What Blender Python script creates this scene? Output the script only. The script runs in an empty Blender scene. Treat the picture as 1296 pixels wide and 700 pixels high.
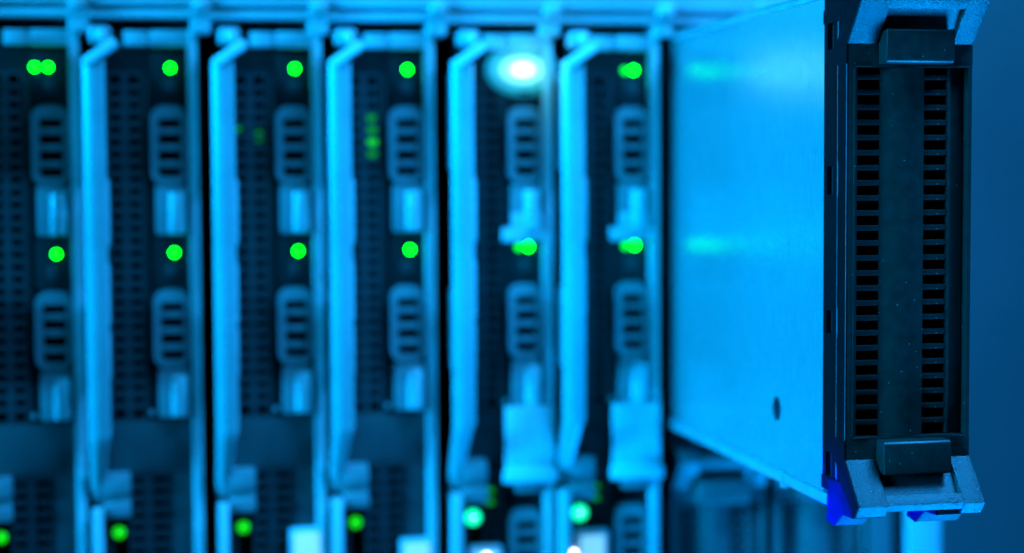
import bpy, bmesh, math, random
from mathutils import Vector, Matrix

random.seed(7)
S = bpy.context.scene
COL = S.collection
MM = 0.001

# ------------------------------------------------------------------ camera
cam_d = bpy.data.cameras.new('camera')
cam = bpy.data.objects.new('camera', cam_d)
COL.objects.link(cam)
_r = Vector((0.98101697, -0.19385069, -0.00525487))
_u = Vector((0.01602013, 0.05400805, 0.99841198))
_f = Vector((0.19325905, 0.97954328, -0.05608832))
_C = Vector((0.05179915, -0.87641571, 0.03569551))
cam.matrix_world = Matrix(((_r.x, _u.x, -_f.x, _C.x), (_r.y, _u.y, -_f.y, _C.y), (_r.z, _u.z, -_f.z, _C.z), (0, 0, 0, 1)))
cam_d.sensor_width = 36.0
cam_d.lens = 61.74
cam_d.clip_start = 0.01
cam_d.clip_end = 50.0
cam_d.dof.use_dof = True
cam_d.dof.focus_distance = 0.675
cam_d.dof.aperture_fstop = 3.5
S.camera = cam

# ------------------------------------------------------------------ world, exposure
W = bpy.data.worlds.new('World')
S.world = W
W.use_nodes = True
bg = W.node_tree.nodes['Background']
bg.inputs[0].default_value = (0.0, 0.16, 0.55, 1)
bg.inputs[1].default_value = 0.012
S.view_settings.view_transform = 'Standard'
S.view_settings.look = 'None'
S.view_settings.exposure = 0.0
S.view_settings.gamma = 1.0
S.view_settings.use_curve_mapping = False
S.render.engine = 'CYCLES'
S.cycles.use_denoising = True
S.cycles.max_bounces = 8

# ------------------------------------------------------------------ lamps
BLUE = (0.0, 0.28, 1.0)
def area(name, loc, target, sx, sy, power, color, spread=180):
    d = bpy.data.lights.new(name, 'AREA')
    d.shape = 'RECTANGLE'; d.size = sx; d.size_y = sy
    d.energy = power; d.color = color; d.spread = math.radians(spread)
    o = bpy.data.objects.new(name, d)
    COL.objects.link(o)
    o.location = loc
    o.rotation_euler = (Vector(target) - Vector(loc)).to_track_quat('-Z', 'Y').to_euler()
    return o
area('key_lamp', (-0.65, -0.36, 0.16), (0.39, -0.13, 0.0), 0.40, 0.50, 3.7, (0.0, 0.385, 1.0), 27)
area('top_lamp', (0.62, -0.38, 0.72), (0.32, -0.22, 0.0), 0.6, 0.30, 6.6, (0.012, 0.34, 1.0), 58)
area('low_lamp', (0.58, -0.34, -0.62), (0.33, -0.25, 0.1), 0.5, 0.30, 4.6, (0.0, 0.30, 1.0), 44)
area('foot_lamp', (0.235, -0.228, -0.128), (0.309, -0.230, -0.100), 0.015, 0.02, 0.17, (0.0, 0.0, 1.0), 36)
area('added_glint_light', (-0.06, -0.55, 0.50), (0.12, 0.0, 0.09), 0.03, 0.03, 0.08, (0.015, 0.60, 1.0), 70)  # unseen light added to put glints on knobs and lever tips

# ------------------------------------------------------------------ materials
def mat(name, base, rough=0.5, metal=0.0, var=0.25, scale=60.0, stretch=(1, 1, 1), bump=0.0, bscale=900.0, spec=0.5, rvar=0.1, speck=0.0):
    m = bpy.data.materials.new(name)
    m.use_nodes = True
    nt = m.node_tree
    b = nt.nodes['Principled BSDF']
    tc = nt.nodes.new('ShaderNodeTexCoord')
    mp = nt.nodes.new('ShaderNodeMapping')
    mp.inputs['Scale'].default_value = stretch
    nt.links.new(tc.outputs['Object'], mp.inputs['Vector'])
    n = nt.nodes.new('ShaderNodeTexNoise')
    n.inputs['Scale'].default_value = scale
    n.inputs['Detail'].default_value = 6
    nt.links.new(mp.outputs[0], n.inputs['Vector'])
    cr = nt.nodes.new('ShaderNodeValToRGB')
    lo = [c * (1 - var) for c in base]; hi = [min(1, c * (1 + var)) for c in base]
    cr.color_ramp.elements[0].position = 0.3; cr.color_ramp.elements[0].color = (*lo, 1)
    cr.color_ramp.elements[1].position = 0.7; cr.color_ramp.elements[1].color = (*hi, 1)
    nt.links.new(n.outputs['Fac'], cr.inputs[0])
    last = cr.outputs[0]
    if speck:
        n3 = nt.nodes.new('ShaderNodeTexVoronoi'); n3.inputs['Scale'].default_value = 260
        nt.links.new(tc.outputs['Object'], n3.inputs['Vector'])
        lt = nt.nodes.new('ShaderNodeMath'); lt.operation = 'LESS_THAN'; lt.inputs[1].default_value = 0.055
        nt.links.new(n3.outputs['Distance'], lt.inputs[0])
        mx = nt.nodes.new('ShaderNodeMix'); mx.data_type = 'RGBA'
        ml = nt.nodes.new('ShaderNodeMath'); ml.operation = 'MULTIPLY'; ml.inputs[1].default_value = speck
        nt.links.new(lt.outputs[0], ml.inputs[0]); nt.links.new(ml.outputs[0], mx.inputs['Factor'])
        nt.links.new(last, mx.inputs['A']); mx.inputs['B'].default_value = (0.4, 0.4, 0.42, 1)
        last = mx.outputs['Result']
    nt.links.new(last, b.inputs['Base Color'])
    mr = nt.nodes.new('ShaderNodeMapRange')
    mr.inputs['To Min'].default_value = max(0.03, rough - rvar); mr.inputs['To Max'].default_value = min(1, rough + rvar)
    nt.links.new(n.outputs['Fac'], mr.inputs['Value'])
    nt.links.new(mr.outputs[0], b.inputs['Roughness'])
    b.inputs['Metallic'].default_value = metal
    b.inputs['Specular IOR Level'].default_value = spec
    if bump:
        n2 = nt.nodes.new('ShaderNodeTexNoise'); n2.inputs['Scale'].default_value = bscale; n2.inputs['Detail'].default_value = 3
        nt.links.new(mp.outputs[0], n2.inputs['Vector'])
        bp = nt.nodes.new('ShaderNodeBump'); bp.inputs['Strength'].default_value = bump; bp.inputs['Distance'].default_value = 0.0004
        nt.links.new(n2.outputs['Fac'], bp.inputs['Height'])
        nt.links.new(bp.outputs[0], b.inputs['Normal'])
    return m

def glow(name, color, strength, rough=0.3):
    m = bpy.data.materials.new(name); m.use_nodes = True
    b = m.node_tree.nodes['Principled BSDF']
    b.inputs['Base Color'].default_value = (*[0.5 * c for c in color], 1)
    b.inputs['Roughness'].default_value = rough
    b.inputs['Emission Color'].default_value = (*color, 1)
    b.inputs['Emission Strength'].default_value = strength
    return m

M = dict(
    steel=mat('brushed_steel', (0.44, 0.45, 0.46), rough=0.22, metal=0.61, var=0.13, scale=120, stretch=(1, 16, 0.5), bump=0.16, bscale=260, rvar=0.10),
    edge=mat('folded_steel_edge', (0.36, 0.37, 0.39), rough=0.4, metal=0.4, var=0.1, scale=80),
    black=mat('textured_black_plastic', (0.0065, 0.0135, 0.0105), rough=0.40, var=0.18, scale=240, bump=0.30, bscale=2600, speck=0.5, spec=0.3),
    side=mat('smooth_black_plastic', (0.0018, 0.0022, 0.0036), rough=0.6, var=0.2, scale=120, bump=0.15, bscale=1500, spec=0.06),
    bluelight=mat('black_plastic_blue_light', (0.0022, 0.0026, 0.014), rough=0.6, var=0.25, scale=150, bump=0.15, bscale=1500, spec=0.06),  # black foot plastic tinted blue to paint the blue light on it
    seam=mat('highlighted_plastic_seam', (0.10, 0.11, 0.12), rough=0.35, var=0.4, scale=500),  # pale colour paints the highlight along the raised seam
    litblack=mat('brightened_black_plastic', (0.115, 0.13, 0.13), rough=0.5, var=0.15, scale=90),  # same plastic as the pulled blank, lightened in place of missing light
    litslope=mat('brightened_handle_plastic', (0.10, 0.103, 0.106), rough=0.5, var=0.12, scale=90),  # handle plastic lightened likewise, light on the lower blanks put into colour
    filler=mat('smooth_filler_plastic', (0.075, 0.078, 0.08), rough=0.5, var=0.12, scale=40),
    slope=mat('grained_handle_plastic', (0.020, 0.021, 0.022), rough=0.34, var=0.45, scale=1500, bump=0.9, bscale=2200, speck=0.4),
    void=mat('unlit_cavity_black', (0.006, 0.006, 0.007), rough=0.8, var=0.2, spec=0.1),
    face=mat('dark_face_plastic', (0.014, 0.0145, 0.0155), rough=0.5, var=0.2, scale=90, bump=0.1),
    vent=mat('vent_plastic', (0.050, 0.053, 0.055), rough=0.5, var=0.2, scale=120),
    frame=mat('pale_grey_plastic', (0.68, 0.69, 0.70), rough=0.42, var=0.08, scale=50),
    lever=mat('pale_lever_plastic', (0.45, 0.46, 0.47), rough=0.32, var=0.08, scale=70),
    caddy=mat('drive_caddy_grey', (0.30, 0.305, 0.31), rough=0.38, var=0.1, scale=80),
    tab=mat('glossy_pull_tab', (0.85, 0.86, 0.87), rough=0.18, var=0.08, scale=120),
    plate=mat('label_plate_card', (0.86, 0.87, 0.88), rough=0.6, var=0.04, scale=60),
    lit=glow('glowing_white_label', (0.22, 0.72, 1.0), 0.9),  # emission added to brighten white labels, which are no lamps
    beam=mat('painted_enclosure_steel', (0.62, 0.63, 0.64), rough=0.45, metal=0.1, var=0.1, scale=25),
    post=mat('zinc_post_steel', (0.62, 0.63, 0.65), rough=0.45, metal=0.3, var=0.08, scale=30),
    sideedge=mat('grey_enclosure_edge', (0.12, 0.123, 0.127), rough=0.5, var=0.1, scale=20),
    panel=mat('painted_rack_panel', (0.092, 0.094, 0.096), rough=0.5, var=0.1, scale=8),
    green=glow('green_led', (0.0006, 1.0, 0.0), 21.0),
    midgreen=glow('second_green_led', (0.001, 1.0, 0.0), 2.2),
    dimgreen=glow('dim_green_led', (0.01, 1.0, 0.003), 0.8),
    teal=glow('teal_green_led', (0.0, 1.0, 0.45), 2.0),
    white=glow('white_led', (0.75, 0.9, 1.0), 9.0),
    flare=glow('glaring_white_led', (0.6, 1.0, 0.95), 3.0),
    lens=glow('lamp_halo_outer', (0.03, 0.66, 0.60), 0.13),  # this and the next two: glowing shells imitating the glare halo, no real lens
    midhalo=glow('lamp_halo_middle', (0.08, 0.80, 0.76), 0.38),
    innerhalo=glow('lamp_halo_inner', (0.30, 0.95, 0.92), 1.0),
    inner=glow('green_lamp_inside_vent', (0.01, 1.0, 0.0), 0.35),
)

# ------------------------------------------------------------------ mesh helpers (all in millimetres, scaled at the end)
class MB:
    def __init__(self): self.bm = bmesh.new()
    def _merge(self, bm2):
        me = bpy.data.meshes.new('tmp'); bm2.to_mesh(me); bm2.free()
        self.bm.from_mesh(me); bpy.data.meshes.remove(me)
    def box(self, x0, x1, y0, y1, z0, z1, bev=0.4, seg=2, rot=None):
        b = bmesh.new()
        bmesh.ops.create_cube(b, size=1)
        for v in b.verts:
            v.co = Vector(((x0 + x1) / 2 + v.co.x * (x1 - x0), (y0 + y1) / 2 + v.co.y * (y1 - y0), (z0 + z1) / 2 + v.co.z * (z1 - z0)))
        if rot:
            c = Vector(((x0 + x1) / 2, (y0 + y1) / 2, (z0 + z1) / 2))
            bmesh.ops.rotate(b, verts=b.verts, cent=c, matrix=Matrix.Rotation(math.radians(rot[1]), 3, rot[0]))
        if bev: bmesh.ops.bevel(b, geom=b.edges[:], offset=bev, segments=seg, profile=0.5, affect='EDGES')
        self._merge(b); return self
    def prism(self, pts, a0, a1, axis='x', bev=0.0):
        """pts: polygon in the two other axes (y,z for x; x,z for y; x,y for z), extruded from a0 to a1"""
        b = bmesh.new()
        def P(p, a):
            if axis == 'x': return Vector((a, p[0], p[1]))
            if axis == 'y': return Vector((p[0], a, p[1]))
            return Vector((p[0], p[1], a))
        v0 = [b.verts.new(P(p, a0)) for p in pts]; v1 = [b.verts.new(P(p, a1)) for p in pts]
        b.faces.new(v0); b.faces.new(v1[::-1])
        n = len(pts)
        for i in range(n):
            b.faces.new((v0[i], v1[i], v1[(i + 1) % n], v0[(i + 1) % n]))
        bmesh.ops.recalc_face_normals(b, faces=b.faces[:])
        if bev: bmesh.ops.bevel(b, geom=b.edges[:], offset=bev, segments=2, profile=0.5, affect='EDGES')
        self._merge(b); return self
    def cyl(self, c, r, y0, y1, n=24, r2=None, axis='y', bev=0.0):
        b = bmesh.new()
        bmesh.ops.create_cone(b, cap_ends=True, segments=n, radius1=r, radius2=r if r2 is None else r2, depth=1)
        for v in b.verts:
            t = v.co.z + 0.5
            if axis == 'y': v.co = Vector((c[0] + v.co.x, y0 + (y1 - y0) * t, c[1] + v.co.y))
            else: v.co = Vector((y0 + (y1 - y0) * t, c[0] + v.co.x, c[1] + v.co.y))
        bmesh.ops.recalc_face_normals(b, faces=b.faces[:])
        if bev: bmesh.ops.bevel(b, geom=[e for e in b.edges if len(e.link_faces) == 2 and any(len(f.verts) > 4 for f in e.link_faces)], offset=bev, segments=3, profile=0.5, affect='EDGES')
        self._merge(b); return self
    def dome(self, c, r, y0, h, n=20):
        """round lens bulging towards -y"""
        b = bmesh.new()
        rings = []
        for k in range(6):
            a = k / 5 * math.pi / 2
            rr = r * math.cos(a); yy = y0 - h * math.sin(a)
            if k == 5: rings.append([b.verts.new((c[0], yy, c[1]))])
            else: rings.append([b.verts.new((c[0] + rr * math.cos(2 * math.pi * i / n), yy, c[1] + rr * math.sin(2 * math.pi * i / n))) for i in range(n)])
        for k in range(4):
            for i in range(n): b.faces.new((rings[k][i], rings[k][(i + 1) % n], rings[k + 1][(i + 1) % n], rings[k + 1][i]))
        for i in range(n): b.faces.new((rings[4][i], rings[4][(i + 1) % n], rings[5][0]))
        b.faces.new(rings[0][::-1])
        bmesh.ops.recalc_face_normals(b, faces=b.faces[:])
        self._merge(b); return self
    def plate(self, xs, zs, holes, y0, y1, axis='y'):
        """slab between y0 (front) and y1 with rectangular openings: holes is a set of (i, j) cells of the grid xs x zs"""
        b = bmesh.new()
        nx, nz = len(xs), len(zs)
        def P(x, y, z): return Vector((x, y, z)) if axis == 'y' else Vector((y, x, z))
        V = {}
        def vert(i, j, k):
            if (i, j, k) not in V: V[(i, j, k)] = b.verts.new(P(xs[i], (y0, y1)[k], zs[j]))
            return V[(i, j, k)]
        solid = lambda i, j: 0 <= i < nx - 1 and 0 <= j < nz - 1 and (i, j) not in holes
        for i in range(nx - 1):
            for j in range(nz - 1):
                if not solid(i, j): continue
                b.faces.new((vert(i, j, 0), vert(i + 1, j, 0), vert(i + 1, j + 1, 0), vert(i, j + 1, 0)))
                b.faces.new((vert(i, j, 1), vert(i, j + 1, 1), vert(i + 1, j + 1, 1), vert(i + 1, j, 1)))
                for (di, dj, a, c) in ((-1, 0, (i, j), (i, j + 1)), (1, 0, (i + 1, j + 1), (i + 1, j)), (0, -1, (i + 1, j), (i, j)), (0, 1, (i, j + 1), (i + 1, j + 1))):
                    if not solid(i + di, j + dj):
                        b.faces.new((vert(*a, 0), vert(*c, 0), vert(*c, 1), vert(*a, 1)))
        bmesh.ops.recalc_face_normals(b, faces=b.faces[:])
        self._merge(b); return self
    def ring(self, outer, inner, y0, y1):
        b = bmesh.new(); n = len(outer)
        R = [[b.verts.new((p[0], y, p[1])) for p in pts] for pts, y in ((outer, y0), (inner, y0), (inner, y1), (outer, y1))]
        for k in range(4):
            A, B = R[k], R[(k + 1) % 4]
            for i in range(n): b.faces.new((A[i], A[(i + 1) % n], B[(i + 1) % n], B[i]))
        bmesh.ops.recalc_face_normals(b, faces=b.faces[:])
        self._merge(b); return self
    def mesh(self, name):
        bmesh.ops.scale(self.bm, vec=(MM, MM, MM), verts=self.bm.verts)
        me = bpy.data.meshes.new(name)
        self.bm.to_mesh(me); self.bm.free()
        for p in me.polygons: p.use_smooth = True
        me.set_sharp_from_angle(angle=math.radians(32))
        return me

def rrect(x0, x1, z0, z1, r, n=5):
    pts = []
    for cx, cz, a0 in ((x1 - r, z1 - r, 0), (x0 + r, z1 - r, 90), (x0 + r, z0 + r, 180), (x1 - r, z0 + r, 270)):
        for k in range(n + 1):
            a = math.radians(a0 + 90 * k / n)
            pts.append((cx + r * math.cos(a), cz + r * math.sin(a)))
    return pts

CACHE = {}
def obj(name, key, build, m, parent=None, loc=(0, 0, 0), label=None):
    """one mesh object; alike pieces share the mesh stored under key"""
    if key not in CACHE:
        mb = MB(); build(mb); me = mb.mesh(key); me.materials.append(M[m]); CACHE[key] = me
    o = bpy.data.objects.new(name, CACHE[key])
    COL.objects.link(o)
    if parent: o.parent = parent
    o.location = [c * MM for c in loc]
    if label: o['label'] = label
    return o
def thing(name, label, cat, loc, group=None):
    o = bpy.data.objects.new(name, None); COL.objects.link(o)
    o.empty_display_size = 0.02
    o.location = [c * MM for c in loc]
    o['label'] = label; o['category'] = cat
    if group: o['group'] = group
    return o

# ------------------------------------------------------------------ enclosure, rack post, side panel
enc = thing('blade_enclosure', 'blue lit steel blade enclosure whose top beam with hanging tabs spans above all the blades', 'enclosure', (-120, 0, -300))
EZ = 300; EX = 120
def e_beam(b):
    b.box(-120 + EX, 436 + EX, -10, 40, 113.5 + EZ, 117.5 + EZ, 0.8)
    b.box(-120 + EX, 436 + EX, -6, 40, 117.5 + EZ, 119.5 + EZ, 0)
    b.box(-120 + EX, 436 + EX, -12, 40, 119.5 + EZ, 150 + EZ, 1.0)
obj('top_beam', 'top_beam', e_beam, 'beam', enc)
for x in (-43.5, 12.6, 70.2, 127.0, 185.8, 243.5, 302.5, 361):
    obj('divider_tab', 'divider_tab', lambda b: (b.box(-5, 5, -9, 8, -6.5, 2, 1.2), b.box(-4.2, 4.2, -14.5, 2, 3.2, 9.5, 1.2), b.cyl((0, 6.3), 1.6, -15.6, -14.4, bev=0.4)), 'beam', enc, (x + EX, 0, 113.3 + EZ))
obj('side_edge', 'side_edge', lambda b: b.box(418 + EX, 431 + EX, -2, 60, -40, 113 + EZ, 0.8), 'sideedge', enc)
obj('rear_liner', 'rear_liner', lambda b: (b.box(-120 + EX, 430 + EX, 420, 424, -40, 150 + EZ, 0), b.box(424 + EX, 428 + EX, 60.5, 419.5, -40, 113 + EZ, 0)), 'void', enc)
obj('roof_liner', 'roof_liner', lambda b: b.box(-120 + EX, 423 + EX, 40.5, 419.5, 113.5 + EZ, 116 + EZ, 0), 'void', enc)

post = thing('rack_post', 'bright vertical steel rack post right of the enclosure, seen below the pulled out blank', 'rack post', (449, 0, -400))
obj('post_rail', 'post_rail', lambda b: b.box(-9.5, 9.5, -4, 40, 0, 800, 1.2), 'post', post)
def holes_post(b):
    for k in range(40): b.box(-4, 4, -4.3, -3.9, 12 + k * 19.5, 20 + k * 19.5, 0)
obj('post_return', 'post_return', lambda b: b.box(-22, -10, 14, 40, 0, 800, 0.8), 'sideedge', post)

wall = obj('wall', 'rack_wall', lambda b: b.box(460, 640, 26, 34, -400, 400, 1.5), 'panel')
wall['kind'] = 'structure'; wall['label'] = 'plain blue lit side panel of the rack beyond the enclosure'

# ------------------------------------------------------------------ pulled out blank (also used for the two blanks below)
ZC = 6.2
def mz(pts, up):   # mirror a y,z profile to the upper end
    return [(p[0], 2 * ZC - p[1]) for p in pts] if up else pts
HOLE_Z = [76.5 - 5.79 * k for k in range(25)]
def b_rim(b):
    xs = [0, 2.6, 49.0, 50.5]; zs = [-74, -65, 77.3, 86.4]
    b.plate(xs, zs, {(1, 1)}, 0, 10)
    # fine raised edge lines round the recess
    b.box(2.5, 9.5, -0.5, 0.6, 77.2, 77.8, 0.2); b.box(43.5, 49.2, -0.5, 0.6, 77.2, 77.8, 0.2)
    b.box(2.5, 9.5, -0.5, 0.6, -65.6, -65, 0.2); b.box(43.5, 49.2, -0.5, 0.6, -65.6, -65, 0.2)
    b.box(2.0, 2.9, -0.35, 0.6, -64.9, 77.1, 0.2)
def b_side(b):     # left wall of the bezel, with clip windows and the jogged seam
    ys = [0.02, 8.2, 9.2, 14.5, 20.5, 24]; zs = [-86.5, -83, -73, -26, -17, 28.5, 39.5, 85, 95.5, 108]
    hs = {(3, 1), (3, 3), (3, 5), (3, 7)}
    b.plate(ys, zs, hs, -0.5, 1.6, axis='x')
def b_ridges(b):   # raised seam with jogs beside the clips
    for z0, z1 in ((-83, -73), (-26, -17), (28.5, 39.5), (85, 95.5)):
        b.box(-0.85, -0.52, 8.3, 8.8, z0 - 1, z1 + 1, 0.12)
        b.box(-0.85, -0.52, 8.3, 9.6, z1 + 1.1, z1 + 1.6, 0.12)
    b.box(-0.80, -0.52, 9.05, 9.45, -82, 108, 0.1)
    b.box(-0.80, -0.52, 0.1, 0.5, -66, 84, 0.1)
def b_back(b):
    b.box(1.7, 49.9, 20.5, 23.5, -86, 98, 0)
    b.box(49.3, 50.4, 10.2, 23.5, -86, 98, 0)
def b_channel(b):
    b.box(43.2, 48.9, 4.2, 6, -64.7, 77, 0.2)
def b_grille(b):
    zs0, zs1 = -64.8, 77.1
    b.box(2.7, 4.4, 2.0, 5, zs0, zs1, 0)
    # concave middle strip
    pts = []
    n = 14
    for k in range(n + 1):
        t = k / n; x = 13.7 + (32.0 - 13.7) * t
        pts.append((x, 2.8 - 3.0 * math.sin(math.pi * t)))
    pts += [(32.0, 7.5), (13.7, 7.5)]
    b.prism(pts, zs0, zs1, axis='z')
    b.box(41.8, 43.0, 2.4, 9, zs0, zs1, 0.2)
    b.box(4.4, 13.7, 2.2, 5, 78.6 - 0.0 - 1.5, 77.1, 0) if False else None
    b.box(38.6, 39.3, 9, 14, zs0, zs1, 0)
def b_slat1(b): b.prism([(2.6, -1.0), (2.6, 1.0), (4.4, 1.0), (5.4, 0.4), (5.4, -1.0)], 4.3, 13.8, axis='x', bev=0.15)
def b_slat2(b): b.prism([(2.8, -1.0), (2.8, 1.0), (4.4, 1.0), (6.0, 0.4), (6.0, -1.0)], 31.9, 41.9, axis='x', bev=0.15)
CHEEK = [(0.1, -66.0), (0.1, -73.6), (-14.2, -89.5), (-10.4, -94.2), (-1.5, -94.4), (4, -84), (9.9, -74), (9.9, -66)]
FOOT = [(-8.5, -93.0), (-9.6, -94.6), (2.0, -95.2), (10.3, -101.1), (18, -100), (17, -93.8), (17, -84), (4, -83)]
BACKF = [(4.2, -82.8), (24, -82.8), (24, -88), (17.2, -88.2), (17.2, -93.5), (4.2, -93.5)]
def b_handle(up):
    def f(b):
        b.prism(mz(CHEEK, up), -0.4, 11.6, bev=0.35)
        b.prism(mz(CHEEK, up), 42.3, 50.9, bev=0.35)
        b.prism(mz([(-10.9, -86.0), (-13.9, -89.3), (-11.6, -92.2), (-6, -91.6), (-6, -88)], up), 11.4, 42.5, bev=0.3)
        b.prism(mz([(3.2, -72), (-8.6, -87.6), (-6, -91), (7, -76)], up), 11.4, 42.5)
    return f
def b_foot(up):
    def f(b):
        b.prism(mz(FOOT, up), -0.45, 11.4, bev=0.3)
    return f
def b_foot2(up):
    def f(b):
        b.prism(mz(FOOT, up), 33.5, 50.7, bev=0.3)
    return f
def b_latch(up):
    def f(b):
        pts = [(-6.4, -66.0), (-7.4, -66.8), (-8.2, -78.2), (-7.4, -78.9), (5, -76.5), (5, -66.0)]
        b.prism(mz(pts, up), 12.2, 39.8, bev=0.45)
    return f
def b_body(b):
    b.box(8.2, 49.8, 24.5, 520, -92, 108, 0.6)
    b.box(0.6, 50.0, 24.2, 60, 108.1, 108.9, 0.2)
HY, HZ = 79.0, -63.7
def b_sheet(b):
    bm = bmesh.new()
    # square with round hole, then rectangles round it
    R, Q, n = 5.2, 12, 32
    circ, sq = [], []
    for k in range(n):
        a = 2 * math.pi * (k + 0.5) / n
        c, s = math.cos(a), math.sin(a); m = max(abs(c), abs(s))
        circ.append((HY + R * c, HZ + R * s)); sq.append((HY + Q * c / m, HZ + Q * s / m))
    X = 0.0
    vc = [bm.verts.new((X, *p)) for p in circ]; vs = [bm.verts.new((X, *p)) for p in sq]
    vi = [bm.verts.new((X + 0.6, *p)) for p in circ]
    for k in range(n):
        j = (k + 1) % n
        bm.faces.new((vc[k], vc[j], vs[j], vs[k])); bm.faces.new((vc[j], vc[k], vi[k], vi[j]))
    # corners of the square
    for sy, sz in ((1, 1), (-1, 1), (-1, -1), (1, -1)):
        c = bm.verts.new((X, HY + sy * Q, HZ + sz * Q))
        near = sorted(range(n), key=lambda k: (sq[k][0] - c.co.y) ** 2 + (sq[k][1] - c.co.z) ** 2)[:2]
        bm.faces.new((c, vs[near[0]], vs[near[1]]))
    def rect(y0, y1, z0, z1): bm.faces.new([bm.verts.new((X, y, z)) for y, z in ((y0, z0), (y1, z0), (y1, z1), (y0, z1))])
    y0, y1, z0, z1 = 24.2, 520, -91.5, 108.5
    rect(y0, HY - Q, z0, z1); rect(HY + Q, y1, z0, z1); rect(HY - Q, HY + Q, HZ + Q, z1); rect(HY - Q, HY + Q, z0, HZ - Q)
    bmesh.ops.recalc_face_normals(bm, faces=bm.faces[:])
    for f in bm.faces:
        if abs(f.normal.x) > .9 and f.normal.x > 0: f.normal_flip()
    b._merge(bm)
    b.box(0.0, 1.2, 24.2, 520, 108.0, 109.2, 0.3)
def b_flange(b):
    b.box(-1.5, 0.9, 17.4, 520, -94.2, -89.6, 0.5)
    b.box(-2.2, 0.6, 66, 69, -96.0, -88.4, 0.5)
def b_topflange(b):
    b.box(-0.5, 1.1, 24.4, 520, 105.6, 107.6, 0.35)

def blank(label, loc, group, front='black', grip='slope'):
    t = thing('blade_blank', label, 'blank module', loc, group)
    obj('bezel_frame', 'bezel_frame' + front, b_rim, front, t)
    obj('bezel_side', 'bezel_side' + front, b_side, 'side' if front == 'black' else front, t)
    for z0, z1 in ((-83, -73), (-26, -17), (28.5, 39.5), (85, 95.5)):
        obj('clip', 'clip%.1f' % (z1 - z0) + front, lambda b: (b.box(0.3, 1.5, 14.8, 16.6, 0.6, z1 - z0 - 0.6, 0.3), b.box(1.62, 2.4, 14, 21, -0.5, z1 - z0 + 0.5, 0)), grip, t, (0, 0, z0))
    obj('cavity_back', 'cavity_back' + front, b_back, 'void', t)
    obj('seam', 'seam' + front, b_ridges, 'seam', t)
    obj('channel_floor', 'channel_floor' + front, b_channel, front, t)
    g = obj('grille', 'grille_panel' + front, b_grille, front, t)
    for k in range(24):
        z = (HOLE_Z[k] + HOLE_Z[k + 1]) / 2
        obj('slat', 'slat_first' + front, b_slat1, front, g, (0, 0, z))
        obj('slat', 'slat_second' + front, b_slat2, front, g, (0, 0, z))
    for up in (False, True):
        h = obj('handle', 'handle%d' % up + front, b_handle(up), grip, t)
        obj('foot', 'foot%d' % up + front, b_foot(up), grip, h)
        obj('foot', 'foot_second%d' % up + front, b_foot2(up), grip, h)
        obj('handle_root', 'handle_root%d' % up + front, lambda b: b.prism(mz(BACKF, up), -0.47, 50.6), grip, h)
        obj('handle_side', 'handle_side%d' % up + front, lambda b: (b.prism(mz(CHEEK, up), -0.95, -0.42), b.prism(mz(BACKF, up), -0.98, -0.49)), 'side', h)  # added thin skin, darkness of the left faces put into its colour
        obj('foot_side', 'foot_side%d' % up + front, lambda b: b.prism(mz(FOOT, up), -1.0, -0.48), 'side' if up else 'bluelight', h)  # lower skin carries the blue light on the foot as colour
        obj('foot_side', 'added_foot_skin_second%d' % up + front, lambda b: b.prism(mz(FOOT, up), 32.9, 33.45), 'side' if up else 'bluelight', h)
        obj('latch', 'latch%d' % up + front, b_latch(up), front, t)
    obj('body', 'blank_body' + front, b_body, 'edge', t)
    s = obj('side_cover', 'side_cover' + front, b_sheet, 'steel', t)
    obj('hole_backing', 'hole_backing' + front, lambda b: b.box(7.6, 8.0, HY - 16, HY + 16, HZ - 16, HZ + 16, 0), 'void', s)
    obj('flange', 'flange' + front, b_flange, 'edge', t)
    obj('rim', 'top_rim' + front, b_topflange, 'edge', t)
    return t
XL = 307.9
GB = 'blade blanks in the enclosure'
blank('brushed steel blade blank pulled out of the enclosure, its dark slotted front in focus', (XL, -242.4, 0), GB)
blank('dark lower row blade blank beside the server blades, under the pulled out blank', (XL + 1.5, -1, -213), GB, 'litblack', 'litslope')
blank('dark lower row blade blank nearest to the bright steel rack post', (XL + 57.5, -1, -213), GB, 'litblack', 'litslope')

# ------------------------------------------------------------------ server blades
GAP = 4.36
BX = [i * 56 + GAP * (i // 2) for i in range(6)]

# all x, z relative to the middle status LED
VC = ((-30.0, -24.4), (-21.0, -15.8))          # columns of the upper vent
VZ0, VZ1 = -81.0, 86.5
LC = ((-22.5, -16.5), (-12.2, -4.2))           # columns of the lower vent
LZ0, LZ1 = -200.0, -110.5
def s_face(b):
    xs = [-35, -31, -14.6, -6.9, 4.1, 12.9]
    zs = [-240, -200, -110.5, -81, -55.5 + 1.5, -21.5, 35.0, 67.5, 86.5, 108.8]
    hs = set()
    for i in range(len(xs) - 1):
        for j in range(len(zs) - 1):
            xm, zm = (xs[i] + xs[i + 1]) / 2, (zs[j] + zs[j + 1]) / 2
            if -31 < xm < -14.6 and -81 < zm < 86.5: hs.add((i, j))
            if -6.9 < xm < 4.1 and (35 < zm < 67.5 or -54 < zm < -21.5): hs.add((i, j))
            if -31 < xm < -6.9 and -200 < zm < -110.5: hs.add((i, j))
    b.plate(xs, zs, hs, 0.5, 6)
    b.box(-13.6, -11.4, -1.2, 0.4, -81, 86, 0.5)
    for cz in (-12.0, 77.5): b.box(-12.0, 7.2, -0.4, 0.45, cz - 4, cz + 24, 0.5) if False else None
def s_body(b):
    b.box(-38, 12.5, 16, 400, -240, 108.8, 0)
    b.box(-38, -35.2, 0.6, 15.9, -240, 108.8, 0)
def s_vent(b):
    b.plate([-31.2, VC[0][0], VC[0][1], VC[1][0], VC[1][1], -14.4], [-82, VZ0, VZ1, 88], {(1, 1), (3, 1)}, -0.6, 2.5)
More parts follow.
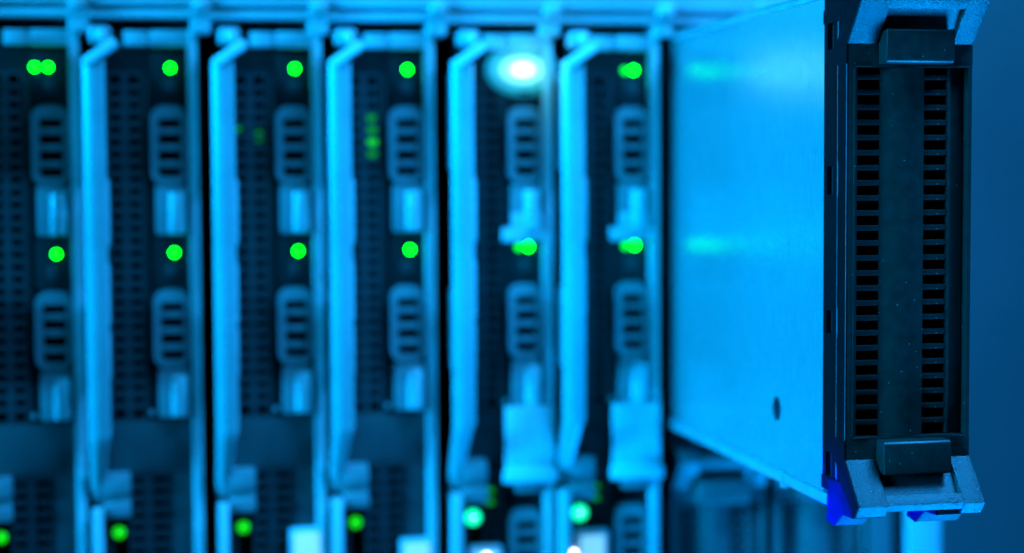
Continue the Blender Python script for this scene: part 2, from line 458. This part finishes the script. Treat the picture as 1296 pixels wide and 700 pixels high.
def s_lvent(b):
    b.plate([-24, LC[0][0], LC[0][1], LC[1][0], LC[1][1], -2.5], [-202, LZ0, LZ1, -108.5], {(1, 1), (3, 1)}, -0.6, 2.5)
def s_frame(b):
    b.box(7.4, 12.3, -6, 0.4, -240, 108.2, 0.8)
    b.box(-10.1, 7.3, -5.6, 0.4, 100.2, 107.9, 0.8)
    b.box(-22.5, -11.0, -5.2, 0.4, 100.4, 107.7, 0.8)
    b.box(-10.9, -10.2, -3.5, 0.4, 101, 107.4, 0)
def s_lower_frame(b):
    b.box(-41.2, -36.0, -12, 6, -240, -123.6, 0.8)
def s_lever(b):
    path = [(0, 92), (0, -86), (2.5, -91), (20.5, -121.5)]
    sec = [(-41.8, -18), (-41.8, -20.2), (-40.6, -21.6), (-37.8, -23.2), (-36.6, -23.4), (-32.0, -22.7), (-31.2, -21.9), (-31.2, -18)]
    bm = bmesh.new(); rings = []
    for (dy, z), q in zip(path, (1, 1, 0.86, 0.58)): rings.append([bm.verts.new((-41.8 + (x + 41.8) * q, y + dy, z)) for x, y in sec])
    n = len(sec)
    for a, c in zip(rings, rings[1:]):
        for k in range(n): bm.faces.new((a[k], a[(k + 1) % n], c[(k + 1) % n], c[k]))
    bm.faces.new(rings[0][::-1]); bm.faces.new(rings[-1])
    bmesh.ops.recalc_face_normals(bm, faces=bm.faces[:])
    b._merge(bm)
    b.box(-40.5, -37.5, -17.8, 0, 40, 88, 0.4); b.box(-40.5, -37.5, -17.8, 0, -60, -20, 0.4)
    for z0, z1, x1 in ((4, 36, -30.0), (-34, -4, -30.5), (-60, -36, -30.7)):   # moulded grip swellings
        b.box(-35, x1, -22.2, -16, z0, z1, 1.4, 3)
def s_tip(b):
    L = 18.5
    b.box(-33.2 - L / 2, -33.2 + L / 2, -25.5, -14, 93.4, 98.2, 1.2, rot=('Y', -35))
def s_knob(b):
    b.box(-38.4, -28.0, -24, -12, 100.2, 108.4, 2.2, 4)
def s_knobface(b):
    b.dome((-32.6, 104.0), 2.6, -23.8, 2.2)
def s_foot(b):
    b.box(-36.0, -22.8, -9, 0.4, -117.5, -107.0, 1.0)
    b.box(-36.0, -22.8, -9.8, 0.4, -128.5, -121.0, 1.0)
    b.box(-36.0, -23.2, -6.5, 0.4, -121.6, -117.0, 0.0)
def s_ring(b):
    b.ring(rrect(-10.6, 7.0, 33.2, 71.6, 6.5), rrect(-6.9, 4.1, 37.2, 65.2, 1.0), -4.5, 2)
def s_bar(b): b.box(-7.0, 4.2, -3.9, 1.5, -1.6, 1.6, 0.6)
def s_stem(b):
    b.prism(rrect(-8.6, 6.6, 8.8, 33.0, 1.5), -3.6, 0.4, axis='y', bev=0.4)
def s_tab(b):
    b.prism([(-2.8, -3.7), (-1.2, -6.4), (1.6, -8.2), (4.6, -7.2), (5.4, -3.7)], 9.4, 29.6, axis='z', bev=0.7)
def s_recess(b):
    b.box(-9.8, 6.6, -1.0, 0.4, -16.5, 7.6, 0.4)
def s_button(b): b.box(-4.6, 1.8, -1.9, -1.05, -12.0, -5.6, 0.5)
def s_led(b): b.dome((0, 0), 1.85, -1.05, 1.2)
def s_bigled(b): b.dome((0, 0), 3.0, -0.7, 1.6)
def s_teal(b): b.dome((0, 0), 4.1, -0.7, 1.8)
def s_screw(b): b.cyl((0, 0), 2.3, -2.6, 0.4, bev=0.5)
def s_dot(b): b.cyl((0, 0), 1.5, -1.5, 0.4, bev=0.4)

def server(i, label, style):
    t = thing('server_blade', label, 'server blade', (BX[i], 0, 0), 'server blades standing side by side')
    obj('front_panel', 'front_panel', s_face, 'face', t)
    obj('body', 'server_body', s_body, 'void', t)
    v = obj('vent_grille', 'vent_grille%d' % style, s_vent, 'face' if style else 'vent', t)
    n = 28
    for k in range(n - 1):
        z = VZ1 - 6.0 * (k + 1) + 0.2
        for c, (x0, x1) in enumerate(VC):
            obj('slat', 'vent_slat%d%d' % (c, style), lambda b: b.box(x0 - 0.2, x1 + 0.2, -0.3, 2.2, -1.45, 1.45, 0.4), 'vent' if style == 0 else 'face', v, (0, 0, z))
    v2 = obj('lower_grille', 'lower_grille%d' % style, s_lvent, 'face' if style else 'vent', t)
    for k in range(9):
        z = LZ1 - 5.9 * (k + 1) + 1.2
        for c, (x0, x1) in enumerate(LC):
            obj('slat', 'low_slat%d%d' % (c, style), lambda b: b.box(x0 - 0.2, x1 + 0.2, -0.3, 2.2, -1.45, 1.45, 0.4), 'vent' if style == 0 else 'face', v2, (0, 0, z))
    if style == 0:
        obj('filler_plate', 'filler_plate', lambda b: (b.box(-34.0, 7.3, -0.9, 0.4, -108.2, -82.4, 0.3), b.box(-2.2, 7.3, -0.9, 0.4, -240, -108.4, 0.3)), 'filler', t)
    obj('front_frame', 'front_frame', s_frame, 'frame', t)
    obj('lower_frame', 'lower_frame', s_lower_frame, 'frame', t)
    lv = obj('lever', 'lever', s_lever, 'lever', t)
    obj('lever_tip', 'lever_tip', s_tip, 'tab', lv)
    kb = obj('lever_knob', 'lever_knob', s_knob, 'lever', lv)
    obj('knob_lens', 'knob_lens', s_knobface, 'tab', lv)
    obj('lever_foot', 'lever_foot', s_foot, 'caddy', t)
    for dz in (0, -89.6):
        c = obj('drive_caddy', 'drive_caddy', s_ring, 'caddy', t, (0, 0, dz))
        for z in (43.2, 51.3, 59.2): obj('slat', 'caddy_bar', s_bar, 'caddy', c, (0, 0, z))
        obj('stem', 'caddy_stem', s_stem, 'caddy', c)
        obj('pull_tab', 'caddy_tab', s_tab, 'tab', c)
    for dz in (89.5, 0):
        r = obj('indicator_panel', 'indicator_panel', s_recess, 'face', t, (0, 0, dz))
        obj('button', 'indicator_button', s_button, 'vent', r)
    obj('screw', 'grille_screw', s_dot, 'caddy', t, (-12.0, 0, -78.5))
    return t
LB = 'status_led'
def led(t, x, z, m, big=False, y=0):
    k = 'led_%s%d' % (m, big)
    return obj(LB, k, s_bigled if big else s_led, m, t, (x, y, z))

b1 = server(0, 'server blade at the picture edge with two green LEDs side by side at its top', 0)
b2 = server(1, 'dimly lit server blade standing right beside the blade with two top LEDs', 0)
b3 = server(2, 'server blade with the tallest white label, given an added glow, at its bottom edge', 0)
b4 = server(3, 'server blade with a green glow inside its vent grille', 0)
b5 = server(4, 'server blade with the glaring white lamp at its top and a pale label plate', 1)
b6 = server(5, 'server blade with a pale label plate, next to the pulled out steel blank', 1)

led(b1, -8.5, 90, 'green'); led(b1, -2.2, 90, 'green')
for t in (b2, b3, b4): led(t, -0.6, 90, 'green')
led(b6, -0.2, 90.4, 'green'); led(b6, -4.6, 90.2, 'midgreen')
for t in (b1, b2, b3, b4): led(t, 0, 0, 'green')
for t in (b5, b6): led(t, 0.4, 0.6, 'green'); led(t, -4.5, 0.4, 'midgreen')
for t in (b1, b2, b3, b4): led(t, -28.8, -137.3, 'dimgreen', True)
for t in (b5, b6):
    obj(LB, 'led_teal', s_teal, 'teal', t, (-29.2, 0, -137.3))
    obj('led_core', 'led_core', lambda b: b.dome((0, 0), 0.38, 0, 0.4), 'white', t, (-29.2, -2.45, -137.0))
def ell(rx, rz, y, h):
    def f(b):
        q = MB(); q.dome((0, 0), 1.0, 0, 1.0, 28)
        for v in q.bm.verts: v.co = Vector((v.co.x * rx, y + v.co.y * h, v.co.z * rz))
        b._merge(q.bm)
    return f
fl = obj('glaring_lamp_and_halo', 'halo_shell_outer', ell(19, 14, -0.9, 1.6), 'lens', b5, (-2.6, 0, 90.2))  # outer glowing shell added to imitate the halo round the lamp
obj('halo_shell', 'halo_shell_wide', ell(16, 11, -1.6, 1.4), 'midhalo', fl)
obj('halo_shell', 'halo_shell', ell(11.5, 7.2, -2.6, 1.2), 'innerhalo', fl)
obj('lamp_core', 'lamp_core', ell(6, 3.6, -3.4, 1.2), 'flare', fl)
fl['label'] = 'glaring white lamp among the green ones, its halo built from glowing shells'

# white labels, made to glow for brightness, and pull-out plates
def s_label(w, h):
    return lambda b: b.prism(rrect(-w / 2, w / 2, -h, 0, 1.6), -3.2, 0.5, axis='y', bev=0.3)
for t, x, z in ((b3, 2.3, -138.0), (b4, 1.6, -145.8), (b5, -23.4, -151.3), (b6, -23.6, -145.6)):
    w = obj('glowing_label', 'label_backing', s_label(17.2, 34), 'tab', t, (x, -3, z))
    obj('pane', 'label_glow_face', lambda b: b.prism(rrect(-6.2, 6.2, -31, -2.6, 1.2), -3.8, -3.25, axis='y', bev=0.2), 'lit', w)  # glowing face added to brighten the white label, no window
for t in (b5, b6):
    p = obj('label_plate', 'label_plate', lambda b: (b.box(-13.6, 12.0, -8.6, -7.2, -112.5, -80, 0.5), b.box(-14.6, 13.2, -10.5, -7.0, -119, -112.3, 1.0)), 'plate', t)
    obj('plate_bracket', 'plate_bracket', lambda b: b.box(-7.5, 7.0, -6.8, 0.4, -124.5, -119.2, 0.6), 'caddy', p)
    obj('crossbar', 'crossbar', lambda b: (b.box(-14, 7.3, -5.4, -3.8, 3.4, 10.4, 0.6), b.box(-9, 7.2, -4.6, -3.7, 10.5, 18, 0.6)), 'frame', t)
    obj('screw', 'plate_screw', s_screw, 'frame', t, (9.6, -5.8, -75.6))
    c = obj('drive_caddy', 'drive_caddy', s_ring, 'caddy', t, (0, 0, -205))
    for z in (43.2, 51.3, 59.2): obj('slat', 'caddy_bar', s_bar, 'caddy', c, (0, 0, z))
led(b6, -33.6, -157.5, 'white', False, -4.5)
led(b5, -23.4, -156.6, 'white', False, -6.5)

# small green lamps glowing behind the grilles
def s_inner(b): b.dome((0, 0), 2.6, 0, 2)
for t, x, z, s in ((b4, -17.6, 61, 1), (b4, -17.6, 49, 1), (b4, -18.2, 67, 1), (b3, -18, 57, 1), (b3, -29, 62, 1)):
    obj('inner_lamp', 'inner_lamp', s_inner, 'inner', t, (x, 8, z))
obj('inner_lamp', 'inner_lamp_bright', lambda b: b.dome((0, 0), 3.0, 0, 2), 'dimgreen', b4, (-17.8, 3.5, 55))
for t in (b5, b6):
    for z in (-126, -132): obj('inner_lamp', 'inner_lamp', s_inner, 'inner', t, (-19.2, 8, z))

# light thrown by the glaring lamp itself
def point(name, loc, power, color, rad):
    d = bpy.data.lights.new(name, 'POINT'); d.energy = power; d.color = color; d.shadow_soft_size = rad
    o = bpy.data.objects.new(name, d); COL.objects.link(o); o.location = [c * MM for c in loc]
    return o
point('glare_lamp', (BX[4] - 0.4, -16, 90.2), 0.007, (0.14, 0.9, 1.0), 0.004)
